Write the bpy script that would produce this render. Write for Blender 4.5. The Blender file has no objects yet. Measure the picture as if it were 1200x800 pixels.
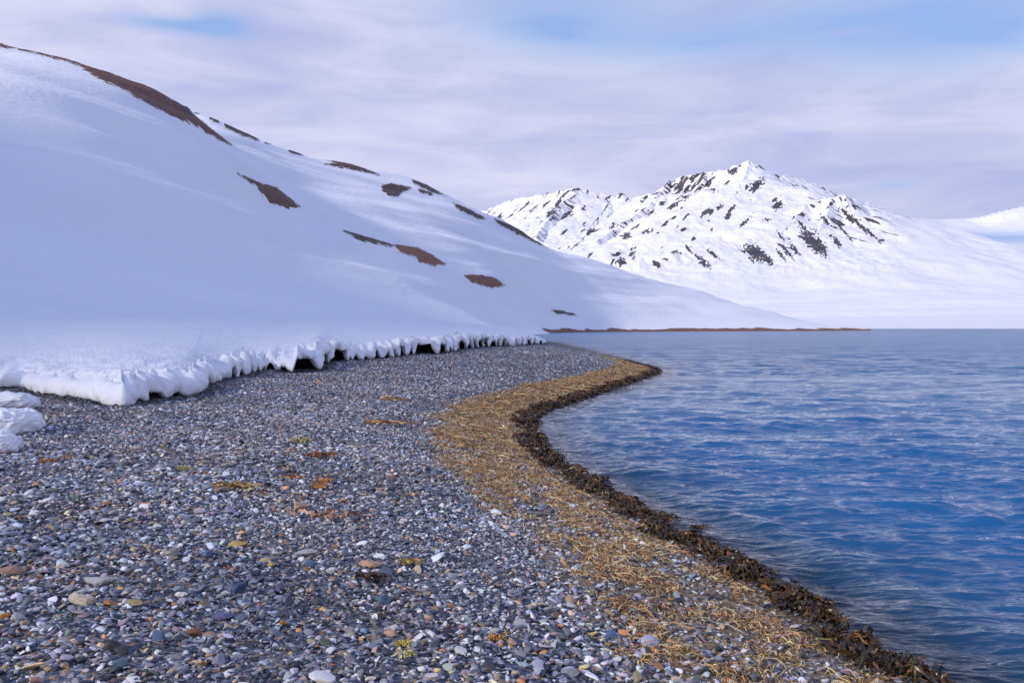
import bpy, math, random
import numpy as np

rng = np.random.default_rng(7)
random.seed(7)
SC = bpy.context.scene
COL = SC.collection
F = 1040.0          # focal length in units of a 1200-wide frame
CX, HY = 600.0, 384.0
CZ = 2.2            # eye height above the water

# ------------------------------------------------------------------ helpers
def W(px, py, D):
    return np.array([(px - CX) / F * D, D, CZ + (HY - py) / F * D])

def _hash(ix, iy, seed):
    h = (ix.astype(np.int64) * 374761393 + iy.astype(np.int64) * 668265263 + seed * 1442695041) & 0xFFFFFFFF
    h = ((h ^ (h >> 13)) * 1274126177) & 0xFFFFFFFF
    h = (h ^ (h >> 16)) & 0xFFFFFFFF
    return h

def gnoise(x, y, seed=0):
    """2-D gradient noise, about -1..1"""
    x = np.asarray(x, float); y = np.asarray(y, float)
    xi = np.floor(x); yi = np.floor(y)
    fx = x - xi; fy = y - yi
    u = fx * fx * fx * (fx * (fx * 6 - 15) + 10)
    v = fy * fy * fy * (fy * (fy * 6 - 15) + 10)
    def g(ox, oy):
        a = _hash(xi + ox, yi + oy, seed) * (2 * np.pi / 4294967296.0)
        return np.cos(a) * (fx - ox) + np.sin(a) * (fy - oy)
    a = g(0, 0); b = g(1, 0); c = g(0, 1); d = g(1, 1)
    return 1.5 * ((a + (b - a) * u) + ((c + (d - c) * u) - (a + (b - a) * u)) * v)

def fbm(x, y, octaves=4, seed=0, gain=0.5, lac=2.03):
    s = 0; a = 1.0
    for i in range(octaves):
        s = s + a * gnoise(x, y, seed + 17 * i)
        x = x * lac + 3.1; y = y * lac + 1.7; a *= gain
    return s

def smooth01(t):
    t = np.clip(t, 0, 1)
    return t * t * (3 - 2 * t)

def catmull(P, n):
    P = np.asarray(P, float); out = []
    Q = np.vstack([2 * P[0] - P[1], P, 2 * P[-1] - P[-2]])
    for i in range(len(P) - 1):
        p0, p1, p2, p3 = Q[i:i + 4]
        for t in np.linspace(0, 1, n, endpoint=False):
            out.append(0.5 * ((2 * p1) + (-p0 + p2) * t + (2 * p0 - 5 * p1 + 4 * p2 - p3) * t * t + (-p0 + 3 * p1 - 3 * p2 + p3) * t ** 3))
    out.append(P[-1])
    return np.array(out)

def poly_dist(x, y, L):
    x = np.asarray(x, float); y = np.asarray(y, float)
    best = np.full(x.shape, 1e18)
    for (ax, ay), (bx, by) in zip(L[:-1], L[1:]):
        dx, dy = bx - ax, by - ay
        t = np.clip(((x - ax) * dx + (y - ay) * dy) / (dx * dx + dy * dy + 1e-12), 0, 1)
        best = np.minimum(best, (x - ax - t * dx) ** 2 + (y - ay - t * dy) ** 2)
    return np.sqrt(best)

def inside(x, y, L):
    x = np.asarray(x, float); y = np.asarray(y, float)
    r = np.zeros(x.shape, bool)
    n = len(L)
    for i in range(n):
        ax, ay = L[i]; bx, by = L[(i + 1) % n]
        if ay == by: continue
        c = (ay > y) != (by > y)
        r ^= c & (x < (bx - ax) * (y - ay) / (by - ay) + ax)
    return r

def make_mesh(name, V, Fc, mat, smooth=True, attrs=None, colors=None):
    me = bpy.data.meshes.new(name)
    V = np.ascontiguousarray(V, np.float32); Fc = np.ascontiguousarray(Fc, np.int32)
    n, k = Fc.shape
    me.vertices.add(len(V)); me.vertices.foreach_set('co', V.ravel())
    me.loops.add(n * k); me.loops.foreach_set('vertex_index', Fc.ravel())
    me.polygons.add(n); me.polygons.foreach_set('loop_start', np.arange(0, n * k, k, dtype=np.int32))
    me.polygons.foreach_set('use_smooth', np.full(n, smooth, bool))
    me.update(calc_edges=True)
    for an, av in (attrs or {}).items():
        a = me.attributes.new(an, 'FLOAT', 'POINT'); a.data.foreach_set('value', np.ascontiguousarray(av, np.float32).ravel())
    for an, av in (colors or {}).items():
        a = me.attributes.new(an, 'FLOAT_COLOR', 'POINT')
        c = np.ones((len(V), 4), np.float32); c[:, :3] = av
        a.data.foreach_set('color', c.ravel())
    me.materials.append(mat)
    return me

def obj(name, me, **props):
    o = bpy.data.objects.new(name, me); COL.objects.link(o)
    for k, v in props.items(): o[k] = v
    return o

def grid_faces(nr, nc, flip=False):
    i = np.arange(nr - 1)[:, None] * nc + np.arange(nc - 1)[None, :]
    q = np.stack([i, i + 1, i + nc + 1, i + nc], -1).reshape(-1, 4)
    return q[:, ::-1] if flip else q

class Mat:
    """small node helper"""
    def __init__(self, name):
        m = bpy.data.materials.new(name); m.use_nodes = True
        self.m = m; self.t = m.node_tree; self.t.nodes.clear()
        self.out = self.t.nodes.new('ShaderNodeOutputMaterial')
    def n(self, kind, **kw):
        nd = self.t.nodes.new(kind)
        for k, v in kw.items(): setattr(nd, k, v)
        return nd
    def l(self, a, b): self.t.links.new(a, b)
    def set(self, sock, v):
        if hasattr(v, 'is_linked') or isinstance(v, bpy.types.NodeSocket): self.l(v, sock)
        else: sock.default_value = v
    def math(self, op, a, b=0.0, clamp=False):
        nd = self.n('ShaderNodeMath', operation=op, use_clamp=clamp)
        self.set(nd.inputs[0], a); self.set(nd.inputs[1], b)
        return nd.outputs[0]
    def mix(self, f, a, b):
        nd = self.n('ShaderNodeMix', data_type='RGBA')
        self.set(nd.inputs[0], f)
        for s, v in ((nd.inputs[6], a), (nd.inputs[7], b)):
            if isinstance(v, tuple): s.default_value = (v + (1,))[:4]
            else: self.l(v, s)
        return nd.outputs[2]
    def ramp(self, f, stops, interp='LINEAR'):
        nd = self.n('ShaderNodeValToRGB'); nd.color_ramp.interpolation = interp
        e = nd.color_ramp.elements
        while len(e) < len(stops): e.new(0.5)
        for i, (p, c) in enumerate(stops):
            e[i].position = p; e[i].color = (c + (1,))[:4] if isinstance(c, tuple) else (c, c, c, 1)
        self.l(f, nd.inputs[0]); return nd.outputs[0]
    def coords(self, scale=(1, 1, 1), rot=(0, 0, 0)):
        tc = self.n('ShaderNodeTexCoord'); mp = self.n('ShaderNodeMapping')
        mp.inputs['Scale'].default_value = scale; mp.inputs['Rotation'].default_value = rot
        self.l(tc.outputs['Object'], mp.inputs[0]); return mp.outputs[0]
    def noise(self, vec, scale=1.0, detail=4.0, rough=0.5, dist=0.0):
        nd = self.n('ShaderNodeTexNoise')
        self.l(vec, nd.inputs['Vector']); nd.inputs['Scale'].default_value = scale
        nd.inputs['Detail'].default_value = detail; nd.inputs['Roughness'].default_value = rough
        nd.inputs['Distortion'].default_value = dist
        return nd.outputs[0]
    def attr(self, name):
        nd = self.n('ShaderNodeAttribute', attribute_name=name); return nd
    def bump(self, h, strength, dist, normal=None):
        nd = self.n('ShaderNodeBump'); nd.inputs['Distance'].default_value = dist
        self.set(nd.inputs['Strength'], strength); self.l(h, nd.inputs['Height'])
        if normal is not None: self.l(normal, nd.inputs['Normal'])
        return nd.outputs[0]
    def principled(self, color, rough=0.8, normal=None, spec=0.5, ior=None):
        p = self.n('ShaderNodeBsdfPrincipled')
        if isinstance(color, tuple): p.inputs['Base Color'].default_value = (color + (1,))[:4]
        else: self.l(color, p.inputs['Base Color'])
        self.set(p.inputs['Roughness'], rough)
        p.inputs['Specular IOR Level'].default_value = spec
        if ior: p.inputs['IOR'].default_value = ior
        if normal is not None: self.l(normal, p.inputs['Normal'])
        self.l(p.outputs[0], self.out.inputs[0]); return p

SNOW = (0.86, 0.87, 0.90)

# ------------------------------------------------------------------ light, sky, camera
SUN_AZ = math.radians(-126)      # measured from +Y towards +X, direction TO the sun
SUN_EL = math.radians(24)
def build_light():
    d = bpy.data.lights.new('sun', 'SUN'); d.energy = 3.3; d.angle = math.radians(5.0); d.color = (1.0, 0.92, 0.82)
    o = bpy.data.objects.new('sun', d); COL.objects.link(o)
    o.rotation_euler = (math.pi / 2 - SUN_EL, 0, math.pi - SUN_AZ)
    w = bpy.data.worlds.new('World'); SC.world = w; w.use_nodes = True
    t = w.node_tree; t.nodes.clear()
    M = Mat.__new__(Mat); M.t = t; M.m = w
    out = t.nodes.new('ShaderNodeOutputWorld'); bg = t.nodes.new('ShaderNodeBackground')
    t.links.new(bg.outputs[0], out.inputs[0]); bg.inputs[1].default_value = 0.1
    sky = M.n('ShaderNodeTexSky', sky_type='NISHITA', sun_disc=False)
    sky.sun_elevation = SUN_EL; sky.sun_rotation = SUN_AZ % (2 * math.pi)
    sky.air_density = 1.0; sky.dust_density = 0.3; sky.ozone_density = 2.0
    tc = M.n('ShaderNodeTexCoord'); sx = M.n('ShaderNodeSeparateXYZ'); M.l(tc.outputs['Generated'], sx.inputs[0])
    az = M.math('ARCTAN2', sx.outputs[0], sx.outputs[1]); el = M.math('ARCSINE', sx.outputs[2])
    cb = M.n('ShaderNodeCombineXYZ'); M.l(az, cb.inputs[0]); M.l(el, cb.inputs[1])
    mp = M.n('ShaderNodeMapping'); mp.inputs['Scale'].default_value = (2.2, 9.0, 1); mp.inputs['Rotation'].default_value = (0, 0, -0.08)
    M.l(cb.outputs[0], mp.inputs[0])
    n1 = M.noise(mp.outputs[0], 1.0, 5, 0.55, 0.4)
    mp2 = M.n('ShaderNodeMapping'); mp2.inputs['Scale'].default_value = (5.0, 22.0, 1); mp2.inputs['Location'].default_value = (3, 1, 0)
    M.l(cb.outputs[0], mp2.inputs[0])
    n2 = M.noise(mp2.outputs[0], 1.0, 6, 0.55, 0.6)
    # openings in the cloud layer: (px, py, half width, half height, strength)
    def hole(px, py, hw, hh, s):
        a0 = math.atan((px - CX) / F); e0 = math.atan((HY - py) / F * math.cos(a0))
        dx = M.math('DIVIDE', M.math('SUBTRACT', az, a0), hw / F)
        dy = M.math('DIVIDE', M.math('SUBTRACT', el, e0), hh / F)
        r = M.math('ADD', M.math('MULTIPLY', dx, dx), M.math('MULTIPLY', dy, dy))
        return M.math('MULTIPLY', M.math('POWER', 2.718, M.math('MULTIPLY', r, -1.0)), s)
    hsum = None
    for h in ((264, 30, 32, 13, 1.35), (205, 30, 55, 7, 0.9), (640, 12, 110, 38, 0.6), (860, 40, 190, 30, 0.65), (1130, 25, 150, 45, 0.8), (1050, 216, 30, 6, 0.5), (900, -160, 500, 120, 0.6), (300, -220, 300, 60, 0.4)):
        q = hole(*h); hsum = q if hsum is None else M.math('ADD', hsum, q)
    nn = M.math('SUBTRACT', M.math('ADD', M.math('MULTIPLY', n2, 0.7), M.math('MULTIPLY', n1, 0.6)), 0.65)
    clear = M.math('ADD', hsum, M.math('MULTIPLY', nn, M.math('ADD', M.math('MULTIPLY', hsum, 2.4), 0.25)))
    up = M.math('MULTIPLY', M.math('SUBTRACT', el, 0.42), 2.6, True)
    clear = M.math('ADD', clear, M.math('MULTIPLY', up, M.math('ADD', n1, 0.4)))
    clear = M.math('MULTIPLY', clear, 1.0, True)
    # cloud: thick lavender-grey to thin bright
    cc = M.ramp(M.math('ADD', M.math('MULTIPLY', n1, 0.45), M.math('MULTIPLY', n2, 0.55)), [(0.36, (4.4, 4.8, 7.7)), (0.48, (5.4, 5.65, 8.1)), (0.60, (6.9, 6.9, 8.7))])
    blue = M.mix(0.8, sky.outputs[0], (3.2, 4.9, 8.9))
    blue = M.mix(up, blue, (2.1, 3.0, 6.8))
    M.l(M.mix(clear, cc, blue), bg.inputs[0])
    return

def build_camera():
    c = bpy.data.cameras.new('camera'); c.sensor_width = 36; c.lens = 36 * F / 1200
    c.shift_y = -(400 - HY) / 1200; c.clip_start = 0.1; c.clip_end = 90000
    o = bpy.data.objects.new('camera', c); COL.objects.link(o)
    o.location = (0, 0, CZ); o.rotation_euler = (math.pi / 2, 0, 0)
    SC.camera = o
    SC.view_settings.view_transform = 'Standard'; SC.view_settings.look = 'None'
    SC.view_settings.exposure = 0.08; SC.view_settings.gamma = 1.0

# ------------------------------------------------------------------ shore and beach
_sh = [(1082, 800), (1026, 768), (976, 735), (930, 702), (860, 663), (800, 632), (740, 598), (690, 566), (650, 540), (627, 517), (622, 496), (640, 481), (680, 467), (722, 454), (755, 443), (770, 436.5), (764, 431), (745, 426), (720, 418), (680, 408), (645, 400.5)]
SHORE_PTS = [(3.3, -60), (3.2, -10), (3.0, 0), (2.8, 3.2)] + [tuple(W(x, y, CZ * F / (y - HY))[:2]) for x, y in _sh] + [(2, 170), (-10, 230), (-16, 330), (-4, 420), (8, 490)]
SHORE = catmull(SHORE_PTS, 5)
LAND = np.vstack([SHORE, [(-400, 490), (-400, -60)]])

def shore_d(x, y):
    d = poly_dist(x, y, SHORE)
    return np.where(inside(x, y, LAND), d, -d)

def beach_z(x, y, d=None):
    if d is None: d = shore_d(x, y)
    dn = d + 0.12 * gnoise(np.asarray(x) / 1.3, np.asarray(y) / 1.3, 5)
    up = 1.0 * (1 - np.exp(-np.clip(dn, 0, None) / 5.0)) + 0.05 * smooth01((dn - 2.0) / 0.9)
    z = np.where(dn > 0, up, 0.16 * dn)
    z = np.maximum(z, -3)
    z = z + np.clip(d, 0, 2) / 2 * (0.035 * gnoise(x / 1.7, y / 1.7, 3) + 0.05 * gnoise(x / 5.5, y / 5.5, 4))
    return z

def on_beach(px, py):
    D = 12.0; z = 0.5
    for _ in range(40):
        Dn = (CZ - z) * F / (py - HY); D = 0.5 * D + 0.5 * Dn
        z = float(beach_z(np.array([(px - CX) / F * D]), np.array([D]))[0])
    return np.array([(px - CX) / F * D, D, z])

# ------------------------------------------------------------------ snow bank edge
_edge = [(0, 455), (33, 458), (83, 466), (130, 475), (148, 476), (162, 473), (178, 468), (207, 465), (227, 463), (240, 457), (247, 448), (287, 440), (307, 434), (320, 433), (337, 436), (350, 437), (365, 434), (378, 432), (388, 425), (401, 423), (436, 420), (466, 418), (489, 415), (516, 414), (535, 410.5), (554, 408), (585, 406), (616, 404), (640, 402.5)]
EDGE_W = [on_beach(x, y)[:2] for x, y in _edge]
BANK_EDGE = [(-13, -60), (-13, -20), (-13.2, 0), (-13.6, 8), (-13.4, 14)] + [tuple(p) for p in EDGE_W]
BANK_POLY = np.vstack([catmull(BANK_EDGE, 4), [(EDGE_W[-1][0] + 0.3, EDGE_W[-1][1] + 8), (-40, 180), (-300, 180), (-300, -60)]])

def slate_colors(n):
    c = np.zeros((n, 3)); k = rng.random(n); v = np.exp(rng.normal(0, 0.38, n))
    cats = [(0.41, (0.145, 0.152, 0.178)), (0.57, (0.038, 0.042, 0.054)), (0.76, (0.34, 0.34, 0.355)), (0.855, (0.66, 0.64, 0.61)), (0.945, (0.32, 0.235, 0.15)), (0.965, (0.36, 0.17, 0.065)), (0.985, (0.20, 0.13, 0.14)), (1.01, (0.12, 0.15, 0.11))]
    lo = 0
    for hi, col in cats:
        s = (k >= lo) & (k < hi); c[s] = col; lo = hi
    c *= 1.38 * v[:, None]; c *= 1 + rng.normal(0, 0.06, (n, 3))
    return np.clip(c, 0.01, 0.78)

def ico(sub):
    t = (1 + 5 ** 0.5) / 2
    v = np.array([(-1, t, 0), (1, t, 0), (-1, -t, 0), (1, -t, 0), (0, -1, t), (0, 1, t), (0, -1, -t), (0, 1, -t), (t, 0, -1), (t, 0, 1), (-t, 0, -1), (-t, 0, 1)], float)
    v /= np.linalg.norm(v, axis=1)[:, None]
    f = [(0, 11, 5), (0, 5, 1), (0, 1, 7), (0, 7, 10), (0, 10, 11), (1, 5, 9), (5, 11, 4), (11, 10, 2), (10, 7, 6), (7, 1, 8), (3, 9, 4), (3, 4, 2), (3, 2, 6), (3, 6, 8), (3, 8, 9), (4, 9, 5), (2, 4, 11), (6, 2, 10), (8, 6, 7), (9, 8, 1)]
    v = list(map(tuple, v))
    for _ in range(sub):
        cache = {}; nf = []
        def mid(a, b):
            key = (min(a, b), max(a, b))
            if key not in cache:
                m = np.array(v[a]) + np.array(v[b]); m /= np.linalg.norm(m); v.append(tuple(m)); cache[key] = len(v) - 1
            return cache[key]
        for a, b, c in f:
            x, y, z = mid(a, b), mid(b, c), mid(c, a); nf += [(a, x, z), (b, y, x), (c, z, y), (x, y, z)]
        f = nf
    return np.array(v), np.array(f)

def stone_shape(base, r, cuts=7):
    """an angular, worn chip: a ball cut by random planes"""
    v = base.copy()
    for _ in range(cuts):
        n = r.normal(0, 1, 3); n /= np.linalg.norm(n); h = r.uniform(0.35, 0.8)
        d = v @ n; over = d > h
        v[over] -= np.outer(d[over] - h, n) * 0.92
    v *= 1 + r.normal(0, 0.03, (len(v), 1))
    return v / np.abs(v).max()

def scatter_mesh(P, yaw, tx, ty, S, shapes, faces, pick):
    """copies of a few small shapes, one per point, merged"""
    n = len(P); k = len(shapes[0])
    B = np.stack(shapes)[pick] * S[:, None, :]
    cy, sy = np.cos(yaw)[:, None], np.sin(yaw)[:, None]
    X = B[..., 0] * cy - B[..., 1] * sy; Y = B[..., 0] * sy + B[..., 1] * cy; Z = B[..., 2]
    c, s = np.cos(tx)[:, None], np.sin(tx)[:, None]; Y, Z = Y * c - Z * s, Y * s + Z * c
    c, s = np.cos(ty)[:, None], np.sin(ty)[:, None]; X, Z = X * c + Z * s, -X * s + Z * c
    V = np.stack([X, Y, Z], -1) + P[:, None, :]
    Fc = (faces[None] + (np.arange(n) * k)[:, None, None]).reshape(-1, 3)
    return V.reshape(-1, 3), Fc, k

def mat_stone(name, own=None):
    M = Mat(name)
    v = M.coords()
    g = M.noise(v, 160, 4, 0.6); b = M.noise(v, 45, 3, 0.6)
    if own is None: col = M.attr('stone_color').outputs['Color']
    else:
        col = M.mix(M.ramp(b, [(0.35, 0.0), (0.7, 1.0)]), own, tuple(c * 0.62 for c in own))
    # fine mineral speckle
    hv = M.n('ShaderNodeHueSaturation'); M.l(col, hv.inputs['Color'])
    M.l(M.math('ADD', M.math('MULTIPLY', g, 0.7), 0.65), hv.inputs['Value'])
    M.principled(hv.outputs[0], 0.62, M.bump(g, 0.5, 0.002), 0.4)
    return M.m

def mat_beach():
    M = Mat('shingle')
    v = M.coords()
    def cells(scale):
        nz = M.n('ShaderNodeTexNoise'); M.l(v, nz.inputs['Vector']); nz.inputs['Scale'].default_value = scale * 0.7
        vm = M.n('ShaderNodeVectorMath', operation='MULTIPLY_ADD'); M.l(nz.outputs['Color'], vm.inputs[0]); vm.inputs[1].default_value = (0.6 / scale,) * 3; M.l(v, vm.inputs[2])
        nd = M.n('ShaderNodeTexVoronoi'); M.l(vm.outputs[0], nd.inputs['Vector']); nd.inputs['Scale'].default_value = scale
        return nd
    a = cells(27); sep = M.n('ShaderNodeSeparateColor'); M.l(a.outputs['Color'], sep.inputs[0])
    pal = M.ramp(sep.outputs[0], [(0.0, (0.035, 0.042, 0.058)), (0.2, (0.085, 0.10, 0.135)), (0.5, (0.12, 0.14, 0.185)), (0.68, (0.27, 0.28, 0.31)), (0.83, (0.55, 0.55, 0.56)), (0.89, (0.25, 0.18, 0.12)), (0.95, (0.33, 0.17, 0.08))], 'CONSTANT')
    dk = M.ramp(a.outputs['Distance'], [(0.0, 1.0), (0.45, 0.8), (0.8, 0.25)])
    big = M.noise(v, 0.8, 4, 0.6)
    col = M.mix(1.0, pal, pal)
    hv = M.n('ShaderNodeHueSaturation'); M.l(col, hv.inputs['Color'])
    M.l(M.math('ADD', M.math('MULTIPLY', big, 0.6), 0.7), hv.inputs['Value'])
    # weed litter by the water, wet stones at the edge
    d = M.attr('shore').outputs['Fac']
    ln = M.noise(v, 3.0, 5, 0.6); lf = M.noise(v, 14, 4, 0.65)
    band = M.math('MULTIPLY', M.math('MULTIPLY', M.ramp(M.math('DIVIDE', M.math('ADD', d, M.math('MULTIPLY', ln, 0.7)), 4.0), [(0.05, 0.0), (0.12, 1.0), (0.53, 1.0), (0.62, 0.0)]), 1.0), M.ramp(lf, [(0.36, 0.0), (0.48, 1.0)]))
    weed = M.ramp(M.noise(v, 30, 4, 0.7), [(0.3, (0.10, 0.055, 0.02)), (0.5, (0.30, 0.19, 0.075)), (0.7, (0.44, 0.31, 0.14))])
    col2 = M.mix(M.math('MULTIPLY', band, 0.85), hv.outputs[0], weed)
    wet = M.ramp(M.math('ADD', M.math('DIVIDE', M.math('ADD', d, M.math('MULTIPLY', ln, 0.5)), 3.0), 0.33), [(0.36, 1.0), (0.52, 0.0)])
    col3 = M.mix(M.math('MULTIPLY', wet, 0.88), col2, (0.018, 0.013, 0.009))
    col3 = M.mix(M.math('MULTIPLY', M.attr('melt_shade').outputs['Fac'], M.ramp(ln, [(0.3, 0.95), (0.7, 0.55)])), col3, (0.016, 0.017, 0.022))  # meltwater wet plus shade under the snow lip, both painted in
    h = M.math('ADD', M.math('MULTIPLY', a.outputs['Distance'], -1.0), M.math('MULTIPLY', M.noise(v, 55, 3, 0.6), 0.6))
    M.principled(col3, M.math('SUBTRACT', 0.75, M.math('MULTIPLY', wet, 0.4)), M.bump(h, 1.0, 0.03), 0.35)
    return M.m

def build_beach():
    # sheet, finer close to the eye
    cols = np.concatenate([np.linspace(-2600, -130, 90, endpoint=False), np.arange(-130, 1180, 2.0), np.linspace(1180, 2600, 40)])
    rows = np.concatenate([np.geomspace(0.6, 3.2, 14, endpoint=False), np.geomspace(3.2, 60, 420, endpoint=False), np.geomspace(60, 260, 120)])
    X = (cols[None, :] - CX) / F * rows[:, None]; Y = np.repeat(rows[:, None], len(cols), 1)
    d = shore_d(X, Y); Z = beach_z(X, Y, d)
    Z = Z + np.clip(d, 0, 1) * 0.012 * gnoise(X / 0.21, Y / 0.21, 9) * (Y < 40)
    # tuck under the snow
    b = inside(X, Y, BANK_POLY); bd = poly_dist(X, Y, BANK_POLY[:-4])
    gz = np.interp(CX + X / np.maximum(Y, 1) * F, GAP_X, GAP_Z)
    step = smooth01((bd - 0.40 * np.clip(Y / 18, 1, 3)) / 0.45)
    Z = np.where(b, Z + step * gz * 0.8 - np.clip(bd - 2.5, 0, 6) * 0.4, Z)
    V = np.stack([X, Y, Z], -1).reshape(-1, 3)
    me = make_mesh('beach', V, grid_faces(*X.shape), mat_beach(), True, {'shore': d, 'melt_shade': smooth01(1.25 - np.where(b, 0, bd) / 0.45)})  # darkening mask along the bank: wet stones and painted lip shade
    obj('beach', me, kind='structure')

def sample_area(D0, D1, rho, x0=-90, x1=1110):
    A = 0.5 * (D1 ** 2 - D0 ** 2) * (x1 - x0) / F
    n = int(A * rho)
    D = np.sqrt(rng.uniform(D0 ** 2, D1 ** 2, n)); px = rng.uniform(x0, x1, n)
    return (px - CX) / F * D, D

def build_gravel():
    b1, f1 = ico(1); b0, f0 = ico(0); b2, f2 = ico(2)
    r = np.random.default_rng(3)
    sh2 = [stone_shape(b2, r, 9) for _ in range(14)]
    sh1 = [stone_shape(b1, r, 8) for _ in range(18)]
    sh0 = [stone_shape(b0, r, 3) for _ in range(18)]
    VV, FF, CC, off = [], [], [], 0
    for D0, D1, rho, med, sig, shapes, faces in ((3.3, 5.2, 1500, 0.0185, 0.40, sh1, f1), (5.2, 9.0, 1350, 0.0175, 0.40, sh1, f1), (9.0, 17, 820, 0.0185, 0.38, sh0, f0), (17, 30, 330, 0.024, 0.33, sh0, f0), (30, 75, 60, 0.036, 0.3, sh0, f0)):
        x, y = sample_area(D0, D1, rho)
        d = shore_d(x, y); inb = inside(x, y, BANK_POLY)
        keep = (d > -1.1) & (~inb | (poly_dist(x, y, BANK_POLY[:-4]) < 0.8))
        # weed covers much of the shingle close to the water
        keep &= ~((d > 0.1) & (d < 1.7) & (rng.random(len(x)) < 0.45))
        x, y, d = x[keep], y[keep], d[keep]; n = len(x)
        S = med * np.exp(rng.normal(0, sig, n)); S = np.clip(S * np.exp(0.28 * gnoise(x / 2.6, y / 2.6, 35)), 0.007, 0.05)
        if D0 < 9: S *= np.where(rng.random(n) < 0.015, 1.7, 1.0)
        th = rng.uniform(0.18, 0.5, n); wd = rng.uniform(0.45, 0.95, n)
        Sc = np.stack([S, S * wd, S * th], 1)
        z = beach_z(x, y, d) + S * rng.uniform(-0.1, 0.75, n) * 0.6
        P = np.stack([x, y, z], 1)
        V, Fc, k = scatter_mesh(P, rng.uniform(0, 6.283, n), rng.normal(0, 0.38, n), rng.normal(0, 0.38, n), Sc, shapes, faces, rng.integers(0, len(shapes), n))
        c = slate_colors(n)
        # large drifts of paler, browner or bluer shingle
        g = fbm(x / 2.2, y / 2.2, 3, 21); c *= (1 + 0.28 * g)[:, None]
        h = gnoise(x / 1.1, y / 1.1, 31); c[:, 0] *= 1 + 0.12 * h; c[:, 2] *= 1 - 0.12 * h
        wetf = np.clip(1 - (d + 0.1) / 0.7, 0, 1); c *= (1 - 0.65 * wetf)[:, None]
        inb2 = inside(x, y, BANK_POLY); md = np.where(inb2, 0, poly_dist(x, y, BANK_POLY[:-4])); c *= (1 - 0.72 * smooth01(1.15 - md / 0.5))[:, None]  # stones by the snow darkened: wet, with the lip's shade painted in
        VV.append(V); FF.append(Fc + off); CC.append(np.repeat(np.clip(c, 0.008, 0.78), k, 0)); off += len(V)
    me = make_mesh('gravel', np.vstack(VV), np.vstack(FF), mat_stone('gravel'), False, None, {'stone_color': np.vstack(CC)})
    obj('gravel', me, kind='stuff', label='grey blue shingle of small flat stones covering the beach')

# ------------------------------------------------------------------ kelp
def ribbons(x, y, z, n_seg, length, width, heading, curl, ripple, lift, seed):
    """flat strips that wander over the ground: returns verts, faces, verts per strip"""
    r = np.random.default_rng(seed); n = len(x)
    h = heading.copy(); px, py = x.copy(), y.copy(); pz = z.copy()
    rows = []
    roll = r.normal(0, 0.7, n)
    turn = r.normal(0, curl, n)
    for i in range(n_seg + 1):
        t = i / n_seg
        w = width * np.clip(np.sin(np.pi * (0.08 + 0.9 * t)) ** 0.6, 0.15, 1) * 0.5
        nx, ny = -np.sin(h), np.cos(h); rr = roll + r.normal(0, ripple, n)
        ex, ey, ez = nx * np.cos(rr) * w, ny * np.cos(rr) * w, np.sin(rr) * w
        zz = pz + lift * (0.35 + r.random(n) * 0.9) * (0.4 + np.sin(np.pi * t)) + np.abs(ez)
        rows.append(np.stack([np.stack([px - ex, py - ey, zz - ez], -1), np.stack([px + ex, py + ey, zz + ez], -1)], 1))
        st = length / n_seg
        px = px + np.cos(h) * st; py = py + np.sin(h) * st
        h = h + turn / n_seg * 2 + r.normal(0, curl * 0.5, n)
    R = np.stack(rows, 1)                       # n, seg+1, 2, 3
    k = (n_seg + 1) * 2
    q = []
    for i in range(n_seg): q.append((2 * i, 2 * i + 1, 2 * i + 3, 2 * i + 2))
    Fc = (np.array(q)[None] + (np.arange(n) * k)[:, None, None]).reshape(-1, 4)
    return R.reshape(-1, 3), Fc, k

def mat_kelp(name, rough, own=None):
    M = Mat(name); v = M.coords(); g = M.noise(v, 60, 3, 0.6)
    col = M.attr('weed_color').outputs['Color']
    hv = M.n('ShaderNodeHueSaturation'); M.l(col, hv.inputs['Color']); M.l(M.math('ADD', M.math('MULTIPLY', g, 0.9), 0.55), hv.inputs['Value'])
    M.principled(hv.outputs[0], rough, M.bump(g, 0.6, 0.004), 0.45)
    return M.m

def weed_colors(n, pal, r):
    c = np.array([p[1] for p in pal])[r.choice(len(pal), n, p=np.array([p[0] for p in pal]) / sum(p[0] for p in pal))]
    return np.clip(c * np.exp(r.normal(0, 0.3, n))[:, None] * (1 + r.normal(0, 0.05, (n, 3))), 0.005, 0.7)

GOLD = [(6, (0.60, 0.42, 0.23)), (3, (0.54, 0.32, 0.14)), (2, (0.24, 0.12, 0.04)), (1.8, (0.48, 0.20, 0.05)), (1.0, (0.28, 0.25, 0.09)), (1.2, (0.09, 0.05, 0.025))]
DARK = [(5, (0.042, 0.025, 0.013)), (3, (0.08, 0.042, 0.016)), (1.5, (0.16, 0.07, 0.022)), (1.2, (0.05, 0.045, 0.012)), (0.5, (0.26, 0.14, 0.04))]

def along_shore(n, r, d0, d1, Dmax=60.0, wfn=None):
    """random points a given distance up the beach; density falls with distance from the eye"""
    seg = SHORE[1:] - SHORE[:-1]; L = np.linalg.norm(seg, axis=1)
    mid = 0.5 * (SHORE[1:] + SHORE[:-1]); dist = np.hypot(mid[:, 0], mid[:, 1])
    wgt = L * np.clip(9.0 / np.maximum(dist, 4), 0, 1.6) ** 1.15 * (dist < Dmax) * (mid[:, 1] > 2.5)
    i = r.choice(len(L), n, p=wgt / wgt.sum()); t = r.random(n)
    p = SHORE[i] + seg[i] * t[:, None]
    nrm = np.stack([-seg[i][:, 1], seg[i][:, 0]], 1) / L[i][:, None]      # to the left = landward
    d = r.uniform(d0, d1, n)
    q = p + nrm * d[:, None]
    return q[:, 0], q[:, 1], np.arctan2(seg[i][:, 1], seg[i][:, 0])

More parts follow.
